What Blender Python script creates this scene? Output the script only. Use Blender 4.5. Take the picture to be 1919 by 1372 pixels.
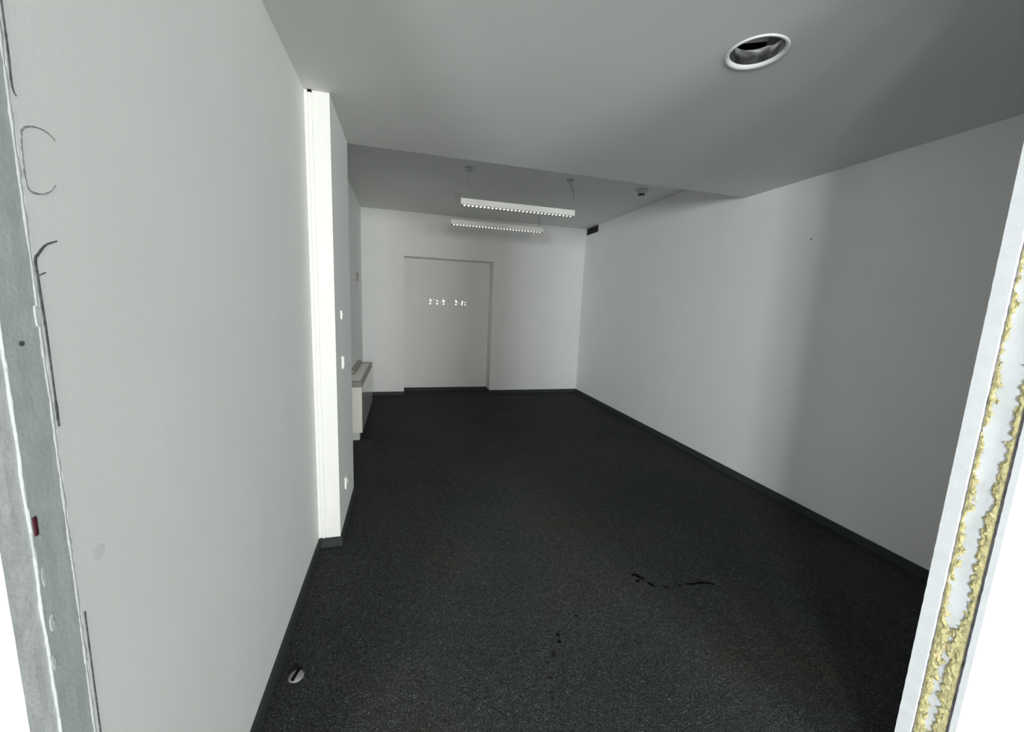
import bpy, bmesh, math, random
from mathutils import Matrix, Vector, noise

# ------------------------------------------------------------------ scene, camera, light
scene = bpy.context.scene
col = scene.collection
for o in list(bpy.data.objects):
    bpy.data.objects.remove(o)

cam_d = bpy.data.cameras.new('camera')
cam_d.sensor_fit = 'HORIZONTAL'; cam_d.sensor_width = 36.0
cam_d.lens = 14.027; cam_d.clip_start = 0.02
cam = bpy.data.objects.new('camera', cam_d); col.objects.link(cam)
yaw, pit, rol = 0.267371992, -0.151703253, 0.0420289363
fwd = Vector((math.sin(yaw)*math.cos(pit), math.cos(yaw)*math.cos(pit), math.sin(pit)))
right = Vector((math.cos(yaw), -math.sin(yaw), 0)); up = right.cross(fwd)
r2 = right*math.cos(rol) + up*math.sin(rol); u2 = up*math.cos(rol) - right*math.sin(rol)
m = Matrix((r2, u2, -fwd)).transposed().to_4x4(); m.translation = Vector((0, 0, 1.5))
cam.matrix_world = m
scene.camera = cam

world = bpy.data.worlds.new('world'); scene.world = world; world.use_nodes = True
bg = world.node_tree.nodes['Background']
bg.inputs[0].default_value = (0.75, 0.86, 1.0, 1); bg.inputs[1].default_value = 1.0

def window_light(name, loc, rot, w, h, radiance, color):
    d = bpy.data.lights.new(name, 'AREA'); d.shape = 'RECTANGLE'; d.size = w; d.size_y = h
    d.energy = radiance*math.pi*w*h; d.color = color
    o = bpy.data.objects.new(name, d); col.objects.link(o)
    o.location = loc; o.rotation_euler = rot
    return o
# daylight standing in unseen windows inferred from the light, the middle one added
FACE_IN = (math.radians(90), 0, 0)      # shines towards +Y
window_light('daylight_terrace_window', (-3.10, -5.12, 1.65), FACE_IN, 1.4, 1.5, 108.0, (0.90, 0.97, 1.0))
window_light('daylight_street_window', (2.75, -5.12, 1.65), FACE_IN, 1.7, 1.5, 64.0, (0.95, 1.0, 0.985))
window_light('added_middle_daylight', (0.0, -5.12, 1.65), FACE_IN, 1.0, 1.5, 41.0, (1.0, 0.975, 0.93))  # added middle light, brightens the recess panel and back wall
window_light('daylight_side_window', (-0.62, 4.70, 1.36), (math.radians(90), 0, math.radians(-90)), 0.7, 1.0, 0.25, (1.0, 0.94, 0.86))

vs = scene.view_settings
vs.view_transform = 'Standard'; vs.look = 'None'; vs.gamma = 1.0; vs.use_curve_mapping = False
vs.exposure = -0.12
scene.cycles.max_bounces = 14; scene.cycles.diffuse_bounces = 8; scene.cycles.glossy_bounces = 5

# ------------------------------------------------------------------ materials
MATS = {}
def mat(name, color, rough=0.6, metal=0.0, spec=0.5, noise_scale=None, noise_amt=0.05, bump=0.0, bump_scale=200, emis=0.0):
    m = bpy.data.materials.new(name); m.use_nodes = True; nt = m.node_tree
    b = nt.nodes['Principled BSDF']
    b.inputs['Base Color'].default_value = (*color, 1); b.inputs['Roughness'].default_value = rough
    b.inputs['Metallic'].default_value = metal; b.inputs['Specular IOR Level'].default_value = spec
    if emis:
        b.inputs['Emission Color'].default_value = (*color, 1); b.inputs['Emission Strength'].default_value = emis
    tc = nt.nodes.new('ShaderNodeTexCoord')
    geo = nt.nodes.new('ShaderNodeNewGeometry')
    if noise_scale:
        n = nt.nodes.new('ShaderNodeTexNoise'); n.inputs['Scale'].default_value = noise_scale; n.inputs['Detail'].default_value = 5
        nt.links.new(geo.outputs['Position'], n.inputs['Vector'])
        mr = nt.nodes.new('ShaderNodeMapRange'); mr.inputs[1].default_value = 0.3; mr.inputs[2].default_value = 0.7
        mr.inputs[3].default_value = 1-noise_amt; mr.inputs[4].default_value = 1+noise_amt
        nt.links.new(n.outputs['Fac'], mr.inputs[0])
        mx = nt.nodes.new('ShaderNodeVectorMath'); mx.operation = 'SCALE'; mx.inputs[0].default_value = color
        nt.links.new(mr.outputs[0], mx.inputs['Scale']); nt.links.new(mx.outputs[0], b.inputs['Base Color'])
    if bump:
        n2 = nt.nodes.new('ShaderNodeTexNoise'); n2.inputs['Scale'].default_value = bump_scale; n2.inputs['Detail'].default_value = 3
        nt.links.new(geo.outputs['Position'], n2.inputs['Vector'])
        bp = nt.nodes.new('ShaderNodeBump'); bp.inputs['Strength'].default_value = bump; bp.inputs['Distance'].default_value = 0.002
        nt.links.new(n2.outputs['Fac'], bp.inputs['Height']); nt.links.new(bp.outputs[0], b.inputs['Normal'])
    MATS[name] = m
    return m

def carpet_material():
    m = bpy.data.materials.new('carpet'); m.use_nodes = True; nt = m.node_tree; N = nt.nodes; L = nt.links
    b = N['Principled BSDF']; b.inputs['Roughness'].default_value = 0.95; b.inputs['Specular IOR Level'].default_value = 0.15
    geo = N.new('ShaderNodeNewGeometry')
    def tex(scale, detail=4, dist=0.0):
        n = N.new('ShaderNodeTexNoise'); n.inputs['Scale'].default_value = scale; n.inputs['Detail'].default_value = detail
        n.inputs['Distortion'].default_value = dist; L.new(geo.outputs['Position'], n.inputs['Vector']); return n
    def ramp(src, p):
        r = N.new('ShaderNodeValToRGB'); cr = r.color_ramp
        while len(cr.elements) < len(p): cr.elements.new(0.5)
        for e, (pos, c) in zip(cr.elements, p): e.position = pos; e.color = (*c, 1)
        L.new(src, r.inputs[0]); return r
    big = ramp(tex(1.3, 3).outputs['Fac'], [(0.3, (0.040, 0.044, 0.043)), (0.5, (0.048, 0.052, 0.050)), (0.7, (0.056, 0.053, 0.046))])
    fib = ramp(tex(70, 2, 3.2).outputs['Fac'], [(0.34, (0.42, 0.42, 0.42)), (0.50, (0.80, 0.80, 0.80)), (0.58, (1.35, 1.35, 1.35)), (0.68, (2.9, 3.0, 3.0))])
    fine = ramp(tex(260, 2, 0.5).outputs['Fac'], [(0.3, (0.7, 0.7, 0.7)), (0.7, (1.3, 1.3, 1.3))])
    def mul(a, c):
        x = N.new('ShaderNodeVectorMath'); x.operation = 'MULTIPLY'; L.new(a, x.inputs[0]); L.new(c, x.inputs[1]); return x.outputs[0]
    L.new(mul(mul(big.outputs[0], fib.outputs[0]), fine.outputs[0]), b.inputs['Base Color'])
    bp = N.new('ShaderNodeBump'); bp.inputs['Strength'].default_value = 0.7; bp.inputs['Distance'].default_value = 0.004
    L.new(fib.outputs[0], bp.inputs['Height']); L.new(bp.outputs[0], b.inputs['Normal'])
    MATS['carpet'] = m

mat('wall_paint', (0.80, 0.80, 0.785), 0.75, spec=0.25, noise_scale=3, noise_amt=0.015, bump=0.12, bump_scale=260)
mat('ceiling_paint', (0.72, 0.725, 0.70), 0.85, spec=0.15, noise_scale=2.5, noise_amt=0.015, bump=0.10, bump_scale=220)
mat('gloss_white', (0.86, 0.86, 0.83), 0.4, spec=0.5, noise_scale=8, noise_amt=0.01)
mat('plinth', (0.037, 0.042, 0.042), 0.7, spec=0.3, noise_scale=60, noise_amt=0.2)
mat('outer_wall', (0.16, 0.16, 0.155), 0.8, noise_scale=4, noise_amt=0.05)
mat('outer_floor', (0.10, 0.10, 0.10), 0.6, noise_scale=5, noise_amt=0.1)
mat('plaster', (0.60, 0.62, 0.625), 0.9, spec=0.1, noise_scale=35, noise_amt=0.06, bump=0.5, bump_scale=120)
mat('plaster_grey', (0.50, 0.535, 0.53), 0.9, spec=0.1, noise_scale=25, noise_amt=0.06, bump=0.4, bump_scale=140)
mat('gypsum_edge', (0.84, 0.85, 0.86), 0.9, spec=0.1, noise_scale=25, noise_amt=0.03, bump=0.3, bump_scale=150)
mat('wool', (0.66, 0.59, 0.31), 0.95, spec=0.05, noise_scale=70, noise_amt=0.28, bump=0.9, bump_scale=300)
mat('board_paper', (0.26, 0.25, 0.28), 0.95, spec=0.05, noise_scale=50, noise_amt=0.4)
mat('crack', (0.10, 0.11, 0.115), 0.95, spec=0.05, noise_scale=120, noise_amt=0.5)
mat('faint_crack', (0.30, 0.31, 0.31), 0.95, spec=0.05, noise_scale=120, noise_amt=0.4)
mat('red_tape', (0.075, 0.006, 0.014), 0.6)
mat('smudge', (0.70, 0.715, 0.725), 0.9, spec=0.1)
mat('lamp_white', (0.80, 0.80, 0.74), 0.45, noise_scale=10, noise_amt=0.01)
mat('blade_metal', (0.30, 0.30, 0.29), 0.5, metal=0.6)
mat('polished', (0.88, 0.88, 0.87), 0.15, metal=1.0)
mat('tube_glow', (1.0, 0.98, 0.93), 0.4, emis=2.4)
mat('cord', (0.26, 0.27, 0.26), 0.6)
mat('canopy_grey', (0.55, 0.56, 0.54), 0.7)
mat('steel_wire', (0.45, 0.45, 0.45), 0.4, metal=1.0)
mat('dark_void', (0.006, 0.006, 0.006), 0.9, spec=0.05)  # near-black standing in for the shade inside gaps and recesses
mat('dark_slat', (0.09, 0.09, 0.085), 0.6)
mat('chrome_dark', (0.62, 0.62, 0.61), 0.22, metal=1.0)
mat('plastic_white', (0.84, 0.84, 0.82), 0.35)
mat('plastic_grey', (0.55, 0.55, 0.53), 0.45)
mat('plastic_beige', (0.32, 0.31, 0.27), 0.5)
mat('cream_metal', (0.74, 0.73, 0.64), 0.4, noise_scale=6, noise_amt=0.01)
mat('cream_gloss', (0.50, 0.50, 0.46), 0.10, spec=0.8)
mat('trim_grey', (0.27, 0.27, 0.235), 0.5)
mat('sill_brown', (0.36, 0.32, 0.27), 0.5)
mat('floor_cap', (0.24, 0.24, 0.235), 0.4)
mat('tar', (0.004, 0.004, 0.004), 0.95, spec=0.03)
mat('brown_stain', (0.022, 0.017, 0.011), 0.9, spec=0.05)
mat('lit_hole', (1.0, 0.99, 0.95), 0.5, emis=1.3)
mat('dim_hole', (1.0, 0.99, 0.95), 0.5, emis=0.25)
mat('frame_alu', (0.5, 0.5, 0.5), 0.4, metal=0.6)
carpet_material()

# ------------------------------------------------------------------ helpers
def link(name, bm, m, parent=None, smooth=False, recalc=True):
    if recalc: bmesh.ops.recalc_face_normals(bm, faces=bm.faces[:])
    me = bpy.data.meshes.new(name); bm.to_mesh(me); bm.free()
    me.materials.append(MATS[m])
    if smooth:
        for p in me.polygons: p.use_smooth = True
    o = bpy.data.objects.new(name, me); col.objects.link(o)
    if parent: o.parent = parent
    return o
def box(bm, x0, x1, y0, y1, z0, z1, bevel=0.0):
    t = bmesh.new()
    bmesh.ops.create_cube(t, size=1.0)
    for v in t.verts:
        v.co = Vector((x0 + (v.co.x+.5)*(x1-x0), y0 + (v.co.y+.5)*(y1-y0), z0 + (v.co.z+.5)*(z1-z0)))
    if bevel: bmesh.ops.bevel(t, geom=t.edges[:], offset=bevel, segments=2, affect='EDGES', profile=0.6)
    me = bpy.data.meshes.new('t'); t.to_mesh(me); t.free(); bm.from_mesh(me); bpy.data.meshes.remove(me)
    return bm
def B(*boxes, bevel=0.0):
    bm = bmesh.new()
    for b in boxes: box(bm, *b, bevel=bevel)
    return bm
def lathe(profile, n=48, axis='Z', center=(0, 0, 0)):
    bm = bmesh.new(); rings = []
    for r, z in profile:
        ring = []
        for i in range(n):
            a = 2*math.pi*i/n
            p = {'Z': (r*math.cos(a), r*math.sin(a), z), 'X': (z, r*math.cos(a), r*math.sin(a)), 'Y': (r*math.cos(a), z, r*math.sin(a))}[axis]
            ring.append(bm.verts.new(Vector(p)+Vector(center)))
        rings.append(ring)
    for a, b in zip(rings, rings[1:]):
        for i in range(n):
            bm.faces.new((a[i], a[(i+1) % n], b[(i+1) % n], b[i]))
    return bm
def cap(bm, n):
    bm.verts.ensure_lookup_table()
    bm.faces.new([bm.verts[i] for i in range(n)]); k = len(bm.verts)
    bm.faces.new([bm.verts[i] for i in range(k-n, k)])
    return bm
def tube(pts, rad, n=8, bm=None):
    bm = bm or bmesh.new(); rings = []; pts = [Vector(p) for p in pts]
    for i, p in enumerate(pts):
        d = (pts[min(i+1, len(pts)-1)]-pts[max(i-1, 0)]).normalized()
        a = d.orthogonal().normalized() if abs(d.z) < 0.99 else Vector((1, 0, 0)); b = d.cross(a).normalized(); a = b.cross(d)
        r = rad[i] if isinstance(rad, (list, tuple)) else rad
        rings.append([bm.verts.new(p + r*(math.cos(2*math.pi*k/n)*a + math.sin(2*math.pi*k/n)*b)) for k in range(n)])
    for s, t in zip(rings, rings[1:]):
        for k in range(n): bm.faces.new((s[k], s[(k+1) % n], t[(k+1) % n], t[k]))
    bm.faces.new(rings[0]); bm.faces.new(rings[-1])
    return bm
def tag(o, label, cat, group=None):
    o['label'] = label; o['category'] = cat
    if group: o['group'] = group
    return o
def struct(o, label=None):
    o['kind'] = 'structure'
    if label: o['label'] = label
    return o
def empty(name, loc):
    o = bpy.data.objects.new(name, None); o.empty_display_size = 0.1; o.location = loc; col.objects.link(o); return o

XL, XP, XF, XR, YB = -0.495, -0.375, -0.613, 2.978, 6.48
ZC, ZF = 2.545, 2.82
YO, YI = 0.597, 0.723          # the two faces of the cut partition
XJ = 1.525                     # its sawn end on the right
YS, YE = 2.437, 3.115          # pier on the left wall
HEAD = 2.47  # unseen opening head, height set to keep window light off the ceiling

# ------------------------------------------------------------------ room shell
struct(link('floor', B((-0.95, XR+.25, YO+0.02, YB+.45, -0.12, 0.0)), 'carpet'), 'dark grey looped carpet floor of the empty room')
struct(link('floor_outer', B((-4.7, 3.95, -5.4, YO+0.02, -0.12, 0.0)), 'outer_floor'), 'light grey floor of the space in front of the cut partition')

def ceiling_with_hole(cx, cy, r, x0, x1, y0, y1, z, ztop):
    bm = bmesh.new(); n = 64; s = 0.2
    circ, circt, sq = [], [], []
    for i in range(n):
        a = 2*math.pi*(i+0.5)/n; c, d = math.cos(a), math.sin(a); k = s/max(abs(c), abs(d))
        circ.append(bm.verts.new((cx+r*c, cy+r*d, z))); circt.append(bm.verts.new((cx+r*c, cy+r*d, z+0.22))); sq.append(bm.verts.new((cx+k*c, cy+k*d, z)))
    for i in range(n):
        j = (i+1) % n
        bm.faces.new((circ[i], circ[j], sq[j], sq[i])); bm.faces.new((circ[i], circt[i], circt[j], circ[j]))
    bm.faces.new(circt)
    cs = [bm.verts.new((cx+sx*s, cy+sy*s, z)) for sx, sy in ((1, 1), (-1, 1), (-1, -1), (1, -1))]
    q = n//4
    for kk in range(4):       # fill the four small corners of the square
        i = (q//2 - 1 + kk*q) % n
        bm.faces.new((sq[i], cs[kk], sq[(i+1) % n]))
    def quad(a, b, c, d): bm.faces.new([bm.verts.new((p[0], p[1], z)) for p in (a, b, c, d)])
    quad((x0, y0), (x1, y0), (x1, cy-s), (x0, cy-s)); quad((x0, cy+s), (x1, cy+s), (x1, y1), (x0, y1))
    quad((x0, cy-s), (cx-s, cy-s), (cx-s, cy+s), (x0, cy+s)); quad((cx+s, cy-s), (x1, cy-s), (x1, cy+s), (cx+s, cy+s))
    # fascia at the step up, and the top
    v = [bm.verts.new(p) for p in ((x0, y1, z), (x1, y1, z), (x1, y1, ztop), (x0, y1, ztop))]; bm.faces.new(v)
    v = [bm.verts.new(p) for p in ((x0, y0, ztop), (x1, y0, ztop), (x1, y1, ztop), (x0, y1, ztop))]; bm.faces.new(v)
    bmesh.ops.remove_doubles(bm, verts=bm.verts[:], dist=1e-5)
    return bm
DLX, DLY = 1.37, 1.476
struct(link('ceiling', ceiling_with_hole(DLX, DLY, 0.100, -0.62, XR, YI-0.06, 3.13, ZC, 2.93), 'ceiling_paint', recalc=True), 'lowered white ceiling over the front half of the room')
struct(link('ceiling_raised', B((-0.95, XR+.1, 3.125, YB+.05, ZF, ZF+.12)), 'ceiling_paint'), 'higher white ceiling over the back half of the room')
struct(link('ceiling_outer', B((-4.7, 3.95, -5.4, YO, 2.80, 2.92)), 'outer_wall'))

wl = struct(link('wall_left', B((-0.62, XL, YI-0.004, YS+0.01, 0, ZC+.02)), 'wall_paint'), 'long plain white wall beside the cut opening')
pier = struct(link('wall_left_pier', B((-0.62, XP, YS, YE, 0, ZC+.04)), 'wall_paint'), 'shallow white pier stepping out of the left wall')
wlf = struct(link('wall_left_far', B((XF-.25, XF, YE-.02, 4.30, 0, ZF+.03), (XF-.25, XF, 5.10, YB+.02, 0, ZF+.03), (XF-.25, XF, 4.30, 5.10, 0, .80), (XF-.25, XF, 4.30, 5.10, 1.92, ZF+.03)), 'wall_paint'), 'set-back white wall with the side window')
struct(link('wall_left_return', B((XF-.25, XP-.02, YE-.06, YE-.001, ZC-.02, ZF+.03)), 'wall_paint'))
wr = struct(link('wall_right', B((XR, XR+.15, YI-.02, YB+.02, 0, ZF+.03)), 'wall_paint'), 'long plain white wall opposite the pier')
DX0, DX1, DZ = -0.002, 1.394, 2.172
wb = struct(link('wall_back', B((XF-.05, DX0, YB, YB+.30, 0, ZF+.02), (DX1, XR+.05, YB, YB+.30, 0, ZF+.02), (DX0, DX1, YB, YB+.30, DZ, ZF+.02)), 'wall_paint'), 'white end wall with a tall recess')
door = struct(link('door_1', B((DX0-.02, DX1+.02, YB+.295, YB+.34, 0, DZ+.02)), 'wall_paint'), 'flat white panel closing the tall recess, with a row of small glowing perforations')
# perforations / broken lettering on the panel, light shining through
def disc(cx, cz, rx, rz, tilt=0, n=12):
    bm = bmesh.new(); y1, y0 = YB+.2955, YB+.2925; a_, b_ = [], []
    for i in range(n):
        a = 2*math.pi*i/n; u = rx*math.cos(a); w = rz*math.sin(a)
        x = cx + u*math.cos(tilt) - w*math.sin(tilt); z = cz + u*math.sin(tilt) + w*math.cos(tilt)
        a_.append(bm.verts.new((x, y0, z))); b_.append(bm.verts.new((x, y1, z)))
    bm.faces.new(a_); bm.faces.new(b_)
    for i in range(n): bm.faces.new((a_[i], a_[(i+1) % n], b_[(i+1) % n], b_[i]))
    return bm
HX, HZ, HS = 0.418, 1.520, 1/1735.0   # world position of the mark at crop pixel (425, 365)
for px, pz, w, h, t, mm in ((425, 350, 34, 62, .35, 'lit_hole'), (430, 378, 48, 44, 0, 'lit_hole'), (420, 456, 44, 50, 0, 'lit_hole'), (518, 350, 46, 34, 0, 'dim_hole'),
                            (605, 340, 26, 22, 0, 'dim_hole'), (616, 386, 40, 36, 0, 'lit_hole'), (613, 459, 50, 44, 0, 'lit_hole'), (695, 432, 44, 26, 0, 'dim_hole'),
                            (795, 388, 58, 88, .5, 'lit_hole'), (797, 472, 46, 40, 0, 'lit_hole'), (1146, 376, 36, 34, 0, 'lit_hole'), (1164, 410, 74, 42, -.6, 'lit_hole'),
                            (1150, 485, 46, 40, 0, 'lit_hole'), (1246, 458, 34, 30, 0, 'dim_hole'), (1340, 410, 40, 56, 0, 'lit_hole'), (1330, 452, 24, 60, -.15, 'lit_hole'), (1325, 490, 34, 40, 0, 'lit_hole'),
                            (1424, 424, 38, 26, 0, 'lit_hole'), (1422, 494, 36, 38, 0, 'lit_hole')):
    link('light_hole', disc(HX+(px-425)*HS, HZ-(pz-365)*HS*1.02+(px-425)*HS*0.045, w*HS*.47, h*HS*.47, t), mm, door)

# plinths (skirting) in the carpet colour
bh, bt = 0.06, 0.012
struct(link('baseboard_left', B((XL, XL+bt, YI, YS, 0, bh)), 'plinth'))
struct(link('baseboard_pier', B((XL+.0, XP+bt, YS-bt, YS, 0, bh), (XP, XP+bt, YS-.001, YE, 0, bh)), 'plinth'))
struct(link('baseboard_left_far', B((XF, XF+bt, YE, YB, 0, bh)), 'plinth'))
struct(link('baseboard_right', B((XR-bt, XR, YI, YB, 0, bh)), 'plinth'))
struct(link('baseboard_back', B((XF, DX0+bt, YB-bt, YB, 0, bh), (DX1-bt, XR, YB-bt, YB, 0, bh), (DX0, DX0+bt, YB-.001, YB+.295, 0, bh), (DX1-bt, DX1, YB-.001, YB+.295, 0, bh), (DX0, DX1, YB+.295-bt, YB+.2949, 0, bh)), 'plinth'))

# corner profile in the angle between wall and pier
trim = struct(link('trim_1', B((XL, XL+.010, YS-.006, YS+.002, bh, ZC-.002), (XL+.018, XL+.036, YS-.008, YS+.002, bh, ZC-.012), bevel=.002), 'gloss_white'), 'narrow white profile strip in the corner beside the pier')
link('gap_shade', B((XL+.017, XL+.036, YS-.007, YS+.001, ZC-.012, ZC-.0005)), 'dark_void', trim)  # solid black block, shade of the open profile end put in as colour
struct(link('trim_2', B((XL+.040, XP+.001, YS-.004, YS+.002, bh, ZC-.001)), 'gloss_white'), 'bright white facing board on the front of the pier')

# ------------------------------------------------------------------ cut partition
rnd = random.Random(4)
def ragged_board(y0, y1, x0, amp0, amp1, z0, z1, seed, depth=1.6, step=0.006, xamp=0.0015):
    """gypsum board whose sawn end (facing the opening) has ragged edges"""
    bm = bmesh.new(); n = int((z1-z0)/step); rows = []
    for i in range(n+1):
        z = z0 + (z1-z0)*i/n
        n0 = noise.noise((z*26, seed, 0))*.6 + noise.noise((z*90, seed, 3))*.4
        n1 = noise.noise((z*26, seed, 7))*.6 + noise.noise((z*90, seed, 9))*.4
        xx = x0 + xamp*noise.noise((z*40, seed, 5))
        ya, yb = y0+amp0*n0, y1+amp1*n1
        rows.append([bm.verts.new(p) for p in ((x0+depth, ya, z), (xx, ya, z), (xx, ya*.5+yb*.5, z), (xx, yb, z), (x0+depth, yb, z))])
    for a, b in zip(rows, rows[1:]):
        for k in range(4): bm.faces.new((a[k], a[k+1], b[k+1], b[k]))
    bm.faces.new(rows[0]); bm.faces.new(rows[-1])
    return bm
part = empty('wall_front', (XJ, YO, 0))
struct(part, 'white drywall partition sawn through, showing yellow wool between its boards')
def pl(name, bm, m, smooth=False):
    o = link(name, bm, m, None, smooth); o.parent = part; o.matrix_parent_inverse = part.matrix_world.inverted() if False else Matrix.Translation(-part.location); return o
DEP = XR+.2-XJ
pl('inner_board', ragged_board(.688, YI, XJ, .0022, 0.0, 0, 2.80, 1.0, DEP), 'gypsum_edge')
pl('outer_board', ragged_board(YO, .6105, XJ-.001, 0.0, .0016, 0, 2.80, 2.0, DEP+.9), 'gypsum_edge')
pl('paper_lining', B((XJ+.008, XJ+.5, .6095, .6190, 0, 2.8), (XJ+.009, XJ+.5, .6845, .6895, 0, 2.8)), 'board_paper')
# white stud web behind the torn wool
def stud():
    bm = bmesh.new(); rows = []; n = 420
    for i in range(n+1):
        z = 2.8*i/n
        rows.append([bm.verts.new((XJ+.011+.003*noise.noise((y*30, z*9, 2)), y, z)) for y in (.616, .63, .645, .66, .672, .6848)])
    for a, b in zip(rows, rows[1:]):
        for k in range(5): bm.faces.new((a[k], a[k+1], b[k+1], b[k]))
    return bm
pl('white_stud', stud(), 'gypsum_edge', True)
def wool():
    bm = bmesh.new(); ny, nz = 34, 1150; y0, y1 = .6195, .6850; grid = {}
    def cover(y, z):
        t = (y-y0)/(y1-y0)                       # 0 outer .. 1 inner
        c = .56 + .10*noise.noise((z*4, 1.7, 0)) + .09*noise.noise((z*17, 5.1, 0))
        half = .27 + .12*noise.noise((z*6, 8.3, 0)) + .10*noise.noise((z*33, 2.2, 0))
        if z < .70: half -= (.20-.12*noise.noise((z*13, 3.3, 0)))*min(1, (.70-z)/.12)   # the lower part is nearly all wool
        if z > 1.2: half += .04
        if .98 < z < 1.16: c -= .05
        return abs(t-c) - half + .17*noise.noise((t*3.5+z*34, z*40-t*3, 4.0)) + .08*noise.noise((y*400, z*210, 1))
    for j in range(nz+1):
        z = 2.75*j/nz
        for i in range(ny+1):
            y = y0+(y1-y0)*i/ny; c = cover(y, z)
            if c > -0.035:
                h = min(1, max(0, (c+.035)/.09))
                lump = .5+.5*noise.noise((y*75, z*55, .3)) ; fz = noise.noise((y*260, z*170, 6))
                e = min(i, ny-i)/3.0
                x = XJ + .0115 - h*(.003+.0085*lump+.0035*fz)*min(1, .45+e*.5)
                grid[i, j] = bm.verts.new((x, y+.0008*fz, z+.001*fz))
    for j in range(nz):
        for i in range(ny):
            k = [(i, j), (i+1, j), (i+1, j+1), (i, j+1)]
            if all(q in grid for q in k): bm.faces.new([grid[q] for q in k])
    for v in [v for v in bm.verts if not v.link_faces]: bm.verts.remove(v)
    return bm
pl('mineral_wool', wool(), 'wool', True)['kind'] = 'stuff'
struct(link('wall_front_left', B((-4.7, XL-.004, .6138, YI-.006, 0, 2.8)), 'wall_paint'), 'white partition left of the opening, seen end-on')
struct(link('wall_front_head', B((XL-.01, XJ+.01, YO+.002, YI-.002, HEAD, 2.80)), 'wall_paint'))  # out-of-view lintel, shaped to shade the ceiling

# plastered reveal at the left end of the opening (strips A-B and B-C)
def reveal(ya, xa, yb, xb, seed, amp=.0008):
    bm = bmesh.new(); n = 380; rows = []
    for i in range(n+1):
        z = HEAD*i/n
        rows.append([bm.verts.new((xa+(xb-xa)*t + amp*noise.noise((t*3, z*14, seed)), ya+(yb-ya)*t, z)) for t in (0, .25, .5, .75, 1)] +
                    [bm.verts.new((XL-.006, yb, z))] + [bm.verts.new((XL-.006, ya, z))])
    for a, b in zip(rows, rows[1:]):
        for k in range(7): bm.faces.new((a[k], a[(k+1) % 7], b[(k+1) % 7], b[k]))
    bm.faces.new(rows[0]); bm.faces.new(rows[-1])
    return bm
rv = struct(link('trim_3', reveal(.7225, XL-.001, .655, XL+.0028, 1.0), 'plaster_grey', smooth=False), 'grey filler strip on the reveal between two ragged plaster ridges')
struct(link('trim_4', reveal(.6552, XL, .613, XL+.0005, 3.0), 'plaster'), 'pale outer strip of the plastered reveal')
def ridge(y, x, w, h, z0, z1, seed, wob=.0025, gap=None):
    bm = bmesh.new(); n = int((z1-z0)/.005); rows = []
    for i in range(n+1):
        z = z0+(z1-z0)*i/n
        k = .75+.5*noise.noise((z*30, seed, 1))+.35*noise.noise((z*120, seed, 4)); k = max(.15, k)
        yy = y+wob*noise.noise((z*11, seed, 8))+.4*wob*noise.noise((z*70, seed, 8))
        rows.append([bm.verts.new(p) for p in ((x-.004, yy-w*k, z), (x+h*k*.6, yy-w*k*.6, z), (x+h*k, yy, z), (x+h*k*.55, yy+w*k*.6, z), (x-.004, yy+w*k, z))])
    for a, b in zip(rows, rows[1:]):
        for k in range(4): bm.faces.new((a[k], a[k+1], b[k+1], b[k]))
    bm.faces.new(rows[0]); bm.faces.new(rows[-1])
    return bm
link('plaster_ridge', ridge(.6555, XL+.0015, .0022, .0022, 0, HEAD-.01, 2.0, .003), 'plaster', rv, True)
link('plaster_ridge', ridge(.7165, XL-.001, .0050, .0022, 0, HEAD-.01, 6.0, .0015), 'plaster', rv, True)
def flake(y, z, w, h, th, seed, x=XL+.002):
    bm = bmesh.new(); n = 11; a_, b_ = [], []
    for k in range(n):
        t = 2*math.pi*k/n; rr = 1+.45*noise.noise((math.cos(t)*1.5, math.sin(t)*1.5, seed))
        a_.append(bm.verts.new((x-.004, y+w*rr*math.cos(t), z+h*rr*math.sin(t)))); b_.append(bm.verts.new((x+th, y+.8*w*rr*math.cos(t), z+.85*h*rr*math.sin(t))))
    bm.faces.new(a_); bm.faces.new(b_)
    for k in range(n): bm.faces.new((a_[k], a_[(k+1) % n], b_[(k+1) % n], b_[k]))
    link('plaster_flake', bm, 'plaster', rv)
flake(.662, 1.093, .0035, .017, .0012, 1.3); flake(.665, 1.015, .0045, .015, .0012, 4.1); flake(.7135, 1.457, .0055, .018, -.0006, 7.7); flake(.659, .955, .0035, .014, .0012, 9.2)
link('red_tape_scrap', B((XL+.001, XL+.0045, .6585, .6640, 1.156, 1.184), bevel=.0015), 'red_tape', rv)
link('screw_hole', lathe([(.0001, .0030), (.0035, .0030), (.0035, .000)], 12, 'X', (XL, .681, 1.422)), 'crack', rv)
link('smudge', lathe([(.0001, .0003), (.012, .0002), (.016, -.0002)], 20, 'X', (XL, .769, 1.061)), 'smudge', wl)

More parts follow.
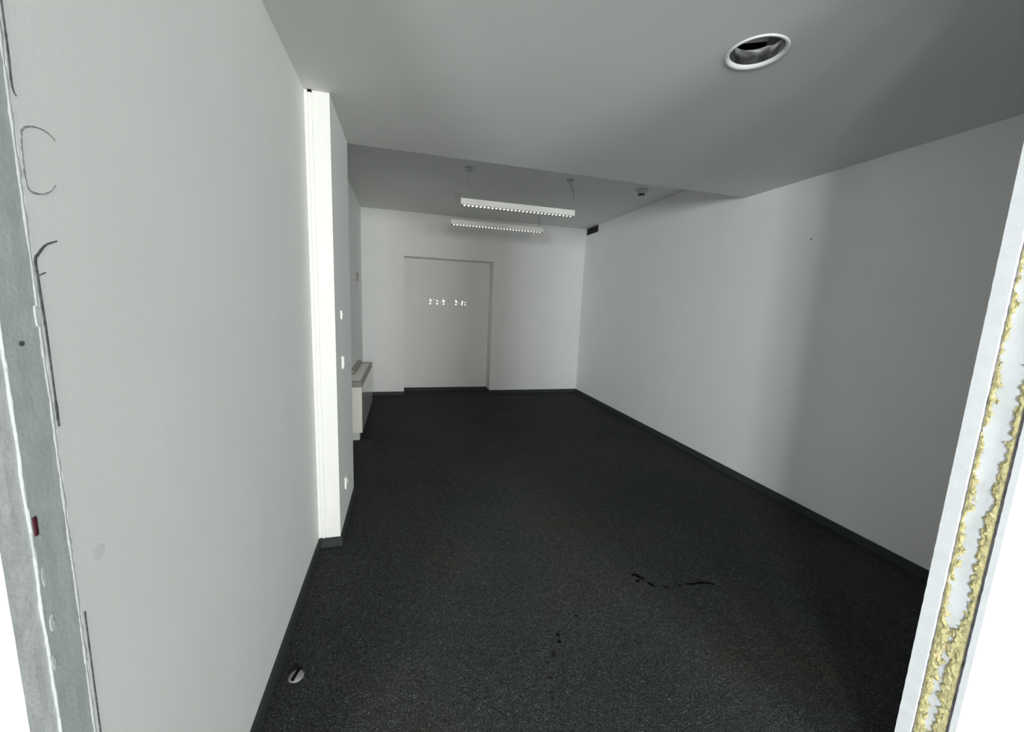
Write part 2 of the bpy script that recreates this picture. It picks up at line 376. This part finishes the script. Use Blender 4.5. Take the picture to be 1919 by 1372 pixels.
# cracked outline of the old partition on the left wall
def crack(pts, widths, m, lift=.0012):
    bm = bmesh.new(); dense = []
    for i in range(len(pts)-1):
        p0, p1, p2, p3 = pts[max(i-1, 0)], pts[i], pts[i+1], pts[min(i+2, len(pts)-1)]
        for k in range(8):
            t = k/8
            q = [.5*(2*p1[e]+(p2[e]-p0[e])*t+(2*p0[e]-5*p1[e]+4*p2[e]-p3[e])*t*t+(3*p1[e]-p0[e]-3*p2[e]+p3[e])*t**3) for e in (0, 1)]
            dense.append((*q, widths[i]*(1-t)+widths[i+1]*t))
    dense.append((*pts[-1], widths[-1]))
    rows = []
    for i, (y, z, w) in enumerate(dense):
        a = dense[max(0, i-1)]; b = dense[min(len(dense)-1, i+1)]; d = Vector((b[0]-a[0], b[1]-a[1])); d.normalize(); nx, nz = -d.y, d.x
        w *= .5*(1+.35*noise.noise((y*300, z*160, 3)))
        rows.append([bm.verts.new(p) for p in ((XL-.001, y-nx*w, z-nz*w), (XL+lift, y-nx*w*.5, z-nz*w*.5), (XL+lift, y+nx*w*.5, z+nz*w*.5), (XL-.001, y+nx*w, z+nz*w))])
    for a, b in zip(rows, rows[1:]):
        for k in range(3): bm.faces.new((a[k], a[k+1], b[k+1], b[k]))
    bm.faces.new(rows[0]); bm.faces.new(rows[-1])
    return link('crack', bm, m, wl)
crack([(.7235, 1.95), (.7235, 1.843), (.7235, 1.797), (.7225, 1.756), (.727, 1.745)], [.0025, .0025, .003, .0035, .001], 'crack')
crack([(.783, 1.710), (.768, 1.717), (.748, 1.716), (.730, 1.707), (.725, 1.691), (.7235, 1.657), (.7245, 1.633), (.733, 1.626), (.750, 1.628), (.764, 1.636), (.773, 1.646)],
      [.0015, .0022, .0026, .003, .003, .0026, .004, .0045, .0022, .0015, .001], 'faint_crack')
crack([(.763, 1.565), (.743, 1.557), (.7285, 1.543), (.7225, 1.534), (.7225, 1.510), (.7235, 1.470), (.7245, 1.436), (.7245, 1.390), (.7245, 1.339), (.7245, 1.325), (.7245, 1.294)],
      [.0026, .0036, .0050, .0060, .0050, .0055, .0042, .0034, .0032, .0066, .0036], 'crack')
crack([(.724, 1.513), (.736, 1.518)], [.0025, .0018], 'crack')
crack([(.7255, .985), (.7255, .953), (.7252, .879), (.7250, .763), (.7250, .55)], [.0042, .0030, .0032, .0036, .003], 'crack')
# nail holes in the right wall
for y, z, r in ((2.45, 2.088, .007), (2.462, .911, .005), (4.0, .95, .004)):
    link('nail_hole', lathe([(.0001, -.0015), (r*.7, -.0015), (r, .001)], 10, 'X', (XR, y, z)), 'crack' if r > .006 else 'faint_crack', wr)

# ------------------------------------------------------------------ space in front of the partition (source of the daylight)
struct(link('wall_outer_left', B((-4.85, -4.7, -5.4, YI, 0, 2.9)), 'wall_paint'))
struct(link('wall_outer_right', B((3.9, 4.05, -5.4, YI, 0, 2.9)), 'outer_wall'))
struct(link('wall_outer_rear', B((-4.7, -3.8, -5.2, -5.0, 0, 2.85), (-2.4, -.5, -5.2, -5.0, 0, 2.85), (.5, 1.9, -5.2, -5.0, 0, 2.85), (-.5, .5, -5.2, -5.0, 0, .9), (-.5, .5, -5.2, -5.0, 2.4, 2.85), (3.6, 3.9, -5.2, -5.0, 0, 2.85),
                                (-3.8, -2.4, -5.2, -5.0, 0, .9), (-3.8, -2.4, -5.2, -5.0, 2.4, 2.85), (1.9, 3.6, -5.2, -5.0, 0, .9), (1.9, 3.6, -5.2, -5.0, 2.4, 2.85)), 'outer_wall'))
def window(name, label, x0, x1, z0, z1, y, mull):
    w = empty(name, ((x0+x1)/2, y, z0)); struct(w, label); bs = []
    f = .05
    bm = B((x0, x1, y-.03, y+.03, z0, z0+f), (x0, x1, y-.03, y+.03, z1-f, z1), (x0, x0+f, y-.03, y+.03, z0+f, z1-f), (x1-f, x1, y-.03, y+.03, z0+f, z1-f))
    for o in [link('window_frame', bm, 'frame_alu')] + [link('mullion', B((mx-.025, mx+.025, y-.03, y+.03, z0+f, z1-f)), 'frame_alu') for mx in mull]:
        o.parent = w; o.matrix_parent_inverse = Matrix.Translation(-w.location)
window('window_1', 'terrace window in the rear wall', -3.8, -2.4, .9, 2.4, -5.04, (-3.1,))
window('window_2', 'street window in the rear wall', 1.9, 3.6, .9, 2.4, -5.04, (2.75,))
window('window_added', 'added unseen middle window in the rear wall', -.5, .5, .9, 2.4, -5.04, ())  # no known window here; added to hold the middle light
w3 = empty('window_3', (XF-.1, 4.70, .80)); struct(w3, 'side window over the fan coil unit')
def ws(name, bm, m):
    o = link(name, bm, m); o.parent = w3; o.matrix_parent_inverse = Matrix.Translation(-w3.location)
ws('window_frame', B((XF-.06, XF-.008, 4.30, 5.10, .80, .85), (XF-.06, XF-.008, 4.30, 5.10, 1.87, 1.92), (XF-.06, XF-.008, 4.30, 4.35, .85, 1.87), (XF-.06, XF-.008, 5.05, 5.10, .85, 1.87)), 'gloss_white')
ws('mullion', B((XF-.06, XF-.008, 4.68, 4.72, .85, 1.87)), 'gloss_white')
# ------------------------------------------------------------------ fan coil unit under the side window
fc = tag(empty('fan_coil_unit', (XF, 4.37, 0)), 'cream fan coil unit with glossy front standing against the set-back wall', 'fan coil')
def part_of(root, name, bm, m, smooth=False, label=None):
    o = link(name, bm, m, None, smooth); o.parent = root; o.matrix_parent_inverse = Matrix.Translation(-root.location)
    if label: o['label'] = label
    return o
FY0, FY1, FX0, FX1 = 4.37, 5.80, XF+.002, -.428
part_of(fc, 'body', B((FX0, FX1-.014, FY0+.012, FY1-.012, .085, .585)), 'cream_metal')
part_of(fc, 'end_panel', B((FX0, FX1-.004, FY0, FY0+.014, .082, .578), bevel=.004), 'cream_metal')
part_of(fc, 'end_panel', B((FX0, FX1-.004, FY1-.014, FY1, .082, .578), bevel=.004), 'cream_metal')
part_of(fc, 'front_panel', B((FX1-.014, FX1, FY0+.004, FY1-.004, .082, .578), bevel=.005), 'cream_gloss', label='glossy cream front panel')
part_of(fc, 'top_cap', B((FX0, FX1-.002, FY0-.003, FY0+.07, .579, .634), (FX0, FX1-.002, FY1-.07, FY1+.003, .579, .634), (FX1-.025, FX1-.002, FY0+.07, FY1-.07, .579, .634)), 'trim_grey', label='dark grey top rim')
part_of(fc, 'top_panel', B((FX0, FX1-.025, FY0+.07, FY1-.07, .585, .630)), 'cream_metal')
for k in range(2):
    part_of(fc, 'foot', B((FX0, -.458, (FY0+.004, FY1-.10)[k], (FY0+.10, FY1-.004)[k], 0, .086), bevel=.006), 'plastic_grey')
part_of(fc, 'rear_ledge', B((FX0, FX0+.05, 4.9, FY1-.01, .640, .662)), 'sill_brown', label='brownish ledge along the back of the top')
# ------------------------------------------------------------------ wall fittings
def plate(name, x, y0, y1, z0, z1, th, label, cat):
    r = tag(empty(name, (x, (y0+y1)/2, z0)), label, cat)
    part_of(r, 'cover_plate', B((x, x+th*.6, y0, y1, z0, z1), bevel=.002), 'plastic_white')
    return r
s = plate('light_switch', XP, 2.645, 2.725, 1.062, 1.142, .018, 'white square light switch on the pier at hand height', 'switch')
part_of(s, 'rocker', B((XP+.009, XP+.0135, 2.657, 2.713, 1.074, 1.130), bevel=.002), 'plastic_white')
s = plate('wall_socket', XP, 2.655, 2.735, .258, .338, .018, 'white power socket low on the pier above the plinth', 'socket')
part_of(s, 'socket_insert', lathe([(.0001, .010), (.018, .010), (.019, .014), (.026, .015), (.030, .008)], 24, 'X', (XP, 2.695, .298)), 'plastic_grey')
s = plate('room_thermostat', XP, 2.640, 2.680, 1.370, 1.424, .016, 'tiny white control box high on the pier above the switch', 'thermostat')
part_of(s, 'dial', lathe([(.0001, .0115), (.010, .0115), (.012, .008)], 20, 'X', (XP, 2.66, 1.397)), 'plastic_white')
s = tag(empty('wall_sensor', (XF, 5.79, 1.735)), 'small beige sensor box on the set-back wall above the fan coil unit', 'sensor')
part_of(s, 'case', B((XF, XF+.024, 5.75, 5.83, 1.735, 1.845), bevel=.004), 'plastic_beige')
part_of(s, 'lens', B((XF+.0235, XF+.027, 5.765, 5.815, 1.80, 1.83), bevel=.001), 'dark_slat')

# air grille high on the right wall
g = tag(empty('air_vent', (XR, 6.22, 2.706)), 'black slatted air vent high on the right wall by the back corner', 'vent')
GY0, GY1, GZ0, GZ1 = 6.03, 6.425, 2.708, 2.812
part_of(g, 'backing', B((XR-.003, XR, GY0, GY1, GZ0, GZ1)), 'dark_void')
part_of(g, 'frame', B((XR-.010, XR-.002, GY0, GY1, GZ0, GZ0+.006), (XR-.010, XR-.002, GY0, GY1, GZ1-.006, GZ1), (XR-.010, XR-.002, GY0, GY0+.006, GZ0, GZ1), (XR-.010, XR-.002, GY1-.006, GY1, GZ0, GZ1)), 'dark_slat')
for k in range(4):
    z = GZ0+.021*(k+1)
    part_of(g, 'slat', B((XR-.011, XR-.004, GY0+.006, GY1-.006, z-.0025, z+.0025)), 'dark_slat')

# smoke detector on the raised ceiling
d = tag(empty('smoke_detector', (2.545, 4.155, ZF)), 'round smoke detector on the raised ceiling near the right wall', 'smoke detector')
c = (2.545, 4.155, ZF)
part_of(d, 'base', lathe([(.0001, 0), (.068, 0), (.070, -.010), (.060, -.018), (.0001, -.018)], 40, 'Z', c), 'plastic_grey', True)
part_of(d, 'head', lathe([(.052, -.018), (.050, -.032), (.040, -.046)], 40, 'Z', c), 'plastic_grey', True)
part_of(d, 'chamber', lathe([(.034, -.046), (.034, -.066)], 32, 'Z', c), 'dark_void')
for k in range(8):
    a = 2*math.pi*k/8+.39
    part_of(d, 'rib', tube([(c[0]+.037*math.cos(a), c[1]+.037*math.sin(a), ZF-.044), (c[0]+.035*math.cos(a), c[1]+.035*math.sin(a), ZF-.068)], .0018, 6), 'plastic_grey')
part_of(d, 'cap', lathe([(.038, -.064), (.036, -.072), (.020, -.076), (.0001, -.076)], 32, 'Z', c), 'plastic_grey', True)

# recessed downlight
dl = tag(empty('recessed_downlight', (DLX, DLY, ZC)), 'round recessed downlight with white ring in the lowered ceiling', 'downlight')
c = (DLX, DLY, ZC)
part_of(dl, 'trim_ring', lathe([(.1135, .0), (.1128, -.004), (.109, -.0055), (.103, -.004), (.0985, .002), (.0965, .010), (.0985, .012)], 64, 'Z', c), 'plastic_white', True)
part_of(dl, 'reflector', lathe([(.0962, .008), (.095, .030), (.090, .052), (.086, .058)], 64, 'Z', c), 'chrome_dark', True)
part_of(dl, 'housing', lathe([(.098, .060), (.097, .17), (.0001, .17)], 48, 'Z', c), 'dark_void')
a = math.radians(-28)
def rotp(u, v, z): return (DLX+u*math.cos(a)-v*math.sin(a), DLY+u*math.sin(a)+v*math.cos(a), ZC+z)
part_of(dl, 'lamp_tube', tube([rotp(-.075, .028, .070), rotp(.06, .028, .070)], .015, 14), 'plastic_grey', True)
part_of(dl, 'lamp_tube', tube([rotp(-.075, -.014, .080), rotp(.06, -.014, .080)], .015, 14), 'plastic_grey', True)
bm = B((-.02, .02, -.045, .045, -.028, .03), bevel=.004); bmesh.ops.rotate(bm, verts=bm.verts[:], matrix=Matrix.Rotation(a, 3, 'Z')); bmesh.ops.translate(bm, verts=bm.verts[:], vec=rotp(.066, .008, .078))
part_of(dl, 'lamp_holder', bm, 'dark_slat')

# ------------------------------------------------------------------ pendant lights
def pendant(Y, x0, x1, zb, label, bulge):
    L = x1-x0; ht, wd = .066, .066; zt = zb+ht
    r = tag(empty('pendant_light', ((x0+x1)/2, Y, zb)), label, 'pendant light', 'linear pendant lights')
    y0, y1 = Y-wd/2, Y+wd/2; t = .003
    part_of(r, 'housing', B((x0, x1, y0, y0+t, zb+.010, zt), (x0, x1, y1-t, y1, zb+.010, zt), (x0, x1, y0+t, y1-t, zt-t, zt)), 'lamp_white')
    for xa in (x0, x1-.004):
        part_of(r, 'end_cap', B((xa, xa+.004, y0-.0005, y1+.0005, zb+.008, zt+.0005), bevel=.001), 'lamp_white')
    # parabolic side reflectors
    for sgn in (-1, 1):
        bm = bmesh.new(); prof = []
        for k in range(6):
            f = k/5; prof.append((Y+sgn*(wd/2-.004-.003*f-.011*f*f), zb+.006+.028*f))
        va = [bm.verts.new((x0+.006, p[0], p[1])) for p in prof]; vb = [bm.verts.new((x1-.006, p[0], p[1])) for p in prof]
        for k in range(5): bm.faces.new((va[k], va[k+1], vb[k+1], vb[k]))
        part_of(r, 'reflector', bm, 'polished', True)
    part_of(r, 'fluorescent_tube', tube([(x0+.02, Y, zb+.0075), (x1-.02, Y, zb+.0075)], .006, 12), 'tube_glow', True)
    n = 30
    first = None
    for k in range(n):
        x = x0+.02+(L-.04)*k/(n-1)
        if first is None:
            bm = bmesh.new()
            pr = [(-.012, .020), (-.011, .010), (-.009, -.002), (.009, -.002), (.011, .010), (.012, .020)]
            va = [bm.verts.new((p[0], -wd/2+.006, p[1])) for p in pr]; vb = [bm.verts.new((p[0], wd/2-.006, p[1])) for p in pr]
            for q in range(5): bm.faces.new((va[q], va[q+1], vb[q+1], vb[q]))
            bm.faces.new(va); bm.faces.new(vb)
            first = link('louvre_blade', bm, 'blade_metal'); o = first
        else:
            o = first.copy(); col.objects.link(o)
        o.parent = r; o.matrix_parent_inverse = Matrix.Translation(-r.location); o.location = (x, Y, zb+.002)
    for xc, yc in ((x0+.08, Y+.02), (x1-.068, Y-.012)):
        part_of(r, 'ceiling_canopy', lathe([(.0001, 0), (.036, 0), (.038, -.012), (.026, -.030), (.006, -.036), (.0001, -.036)], 28, 'Z', (xc, yc, ZF)), 'canopy_grey', True)
    xc = x0+.08
    part_of(r, 'steel_wire', tube([(xc, Y, zt-.001), (xc, Y+.02, ZF-.034)], .0006, 6), 'steel_wire')
    xc = x1-.068
    pts = [(xc, Y-.012, ZF-.034)] + [(xc+bulge*math.sin(math.pi*t)+.02*t, Y-.012*(1-t), (ZF-.034)*(1-t)+(zt-.001)*t) for t in (.1, .2, .35, .5, .65, .8, .92)] + [(xc+.02, Y, zt-.001)]
    part_of(r, 'power_cord', tube(pts, .0038, 8), 'cord', True)
    return r
pendant(4.15, .538, 1.748, 2.452, 'white linear pendant light with louvre, hung just beyond the lowered ceiling', .05)
pendant(5.18, .556, 1.756, 2.450, 'white linear pendant light with louvre, hung nearest the tall recess', .0)

# ------------------------------------------------------------------ on the carpet
fcap = tag(empty('floor_grommet', (-.415, 1.546, 0)), 'small round grey floor grommet with black slot beside the left wall', 'grommet')
part_of(fcap, 'rim', lathe([(.029, 0), (.027, .006), (.020, .010), (.0001, .0115)], 32, 'Z', (-.415, 1.546, 0)), 'floor_cap', True)
bm = B((-.006, .006, -.0265, .0265, .0075, .0122)); bmesh.ops.rotate(bm, verts=bm.verts[:], matrix=Matrix.Rotation(math.radians(-16), 3, 'Z')); bmesh.ops.translate(bm, verts=bm.verts[:], vec=(-.415, 1.546, 0))
part_of(fcap, 'slot', bm, 'dark_void')

def blotch(pts, widths, m, name, label, cat):
    """thin dried smear lying on the pile, each separate drop a part"""
    x0, y0 = pts[0][0]
    root = tag(empty(name, (x0, y0, 0)), label, cat)
    for pl_, wd_ in zip(pts, widths):
        bm = bmesh.new(); dense = []
        for i in range(len(pl_)-1):
            for k in range(6):
                t = k/6; dense.append((pl_[i][0]*(1-t)+pl_[i+1][0]*t, pl_[i][1]*(1-t)+pl_[i+1][1]*t, wd_[i]*(1-t)+wd_[i+1]*t))
        dense.append((*pl_[-1], wd_[-1])); rows = []
        for i, (x, y, w) in enumerate(dense):
            a = dense[max(0, i-1)]; b = dense[min(len(dense)-1, i+1)]; d = Vector((b[0]-a[0], b[1]-a[1])); d.normalize()
            e = min(i, len(dense)-1-i); w *= .5*(1+.6*noise.noise((x*120, y*120, 2)))*min(1, .45+.3*e); nx, ny = -d.y*w, d.x*w
            rows.append([bm.verts.new(p) for p in ((x-nx, y-ny, 0), (x-nx*.6, y-ny*.6, .0022), (x+nx*.6, y+ny*.6, .0022), (x+nx, y+ny, 0))])
        for a, b in zip(rows, rows[1:]):
            for k in range(3): bm.faces.new((a[k], a[k+1], b[k+1], b[k]))
        bm.faces.new(rows[0]); bm.faces.new(rows[-1])
        part_of(root, 'smear', bm, m)
    return root
blotch([[(1.256, 1.815), (1.287, 1.810), (1.293, 1.791), (1.309, 1.762)], [(1.316, 1.740), (1.324, 1.718), (1.337, 1.699)], [(1.252, 1.755), (1.279, 1.769)], [(1.218, 1.752), (1.226, 1.750)]],
       [[.008, .024, .019, .015], [.015, .020, .015], [.010, .020], [.010, .012]], 'tar', 'tar_mark', 'black angular tar smear on the carpet, bent like a roof', 'stain')
blotch([[(1.383, 1.696), (1.399, 1.677)], [(1.468, 1.684), (1.487, 1.680)], [(1.519, 1.686), (1.543, 1.678), (1.587, 1.675), (1.632, 1.672), (1.661, 1.661), (1.680, 1.647)]],
       [[.006, .010], [.010, .010], [.010, .015, .013, .018, .015, .010]], 'tar', 'tar_mark', 'black dashed straight tar smear on the carpet', 'stain')
blotch([[(.682, 1.513), (.696, 1.510)], [(.673, 1.477), (.688, 1.471)], [(.811, 1.602), (.829, 1.594)]], [[.014, .016], [.016, .014], [.010, .008]], 'tar', 'tar_mark', 'three small black tar drops on the carpet beyond the brown spots', 'stain')
blotch([[(.638, 1.430), (.627, 1.402)], [(.571, 1.314), (.587, 1.308)], [(.553, 1.252), (.567, 1.249)], [(.554, 1.235), (.558, 1.225)]], [[.016, .020], [.010, .012], [.008, .008], [.010, .010]], 'brown_stain', 'brown_spots', 'row of dark brown dried spots on the carpet', 'stain')
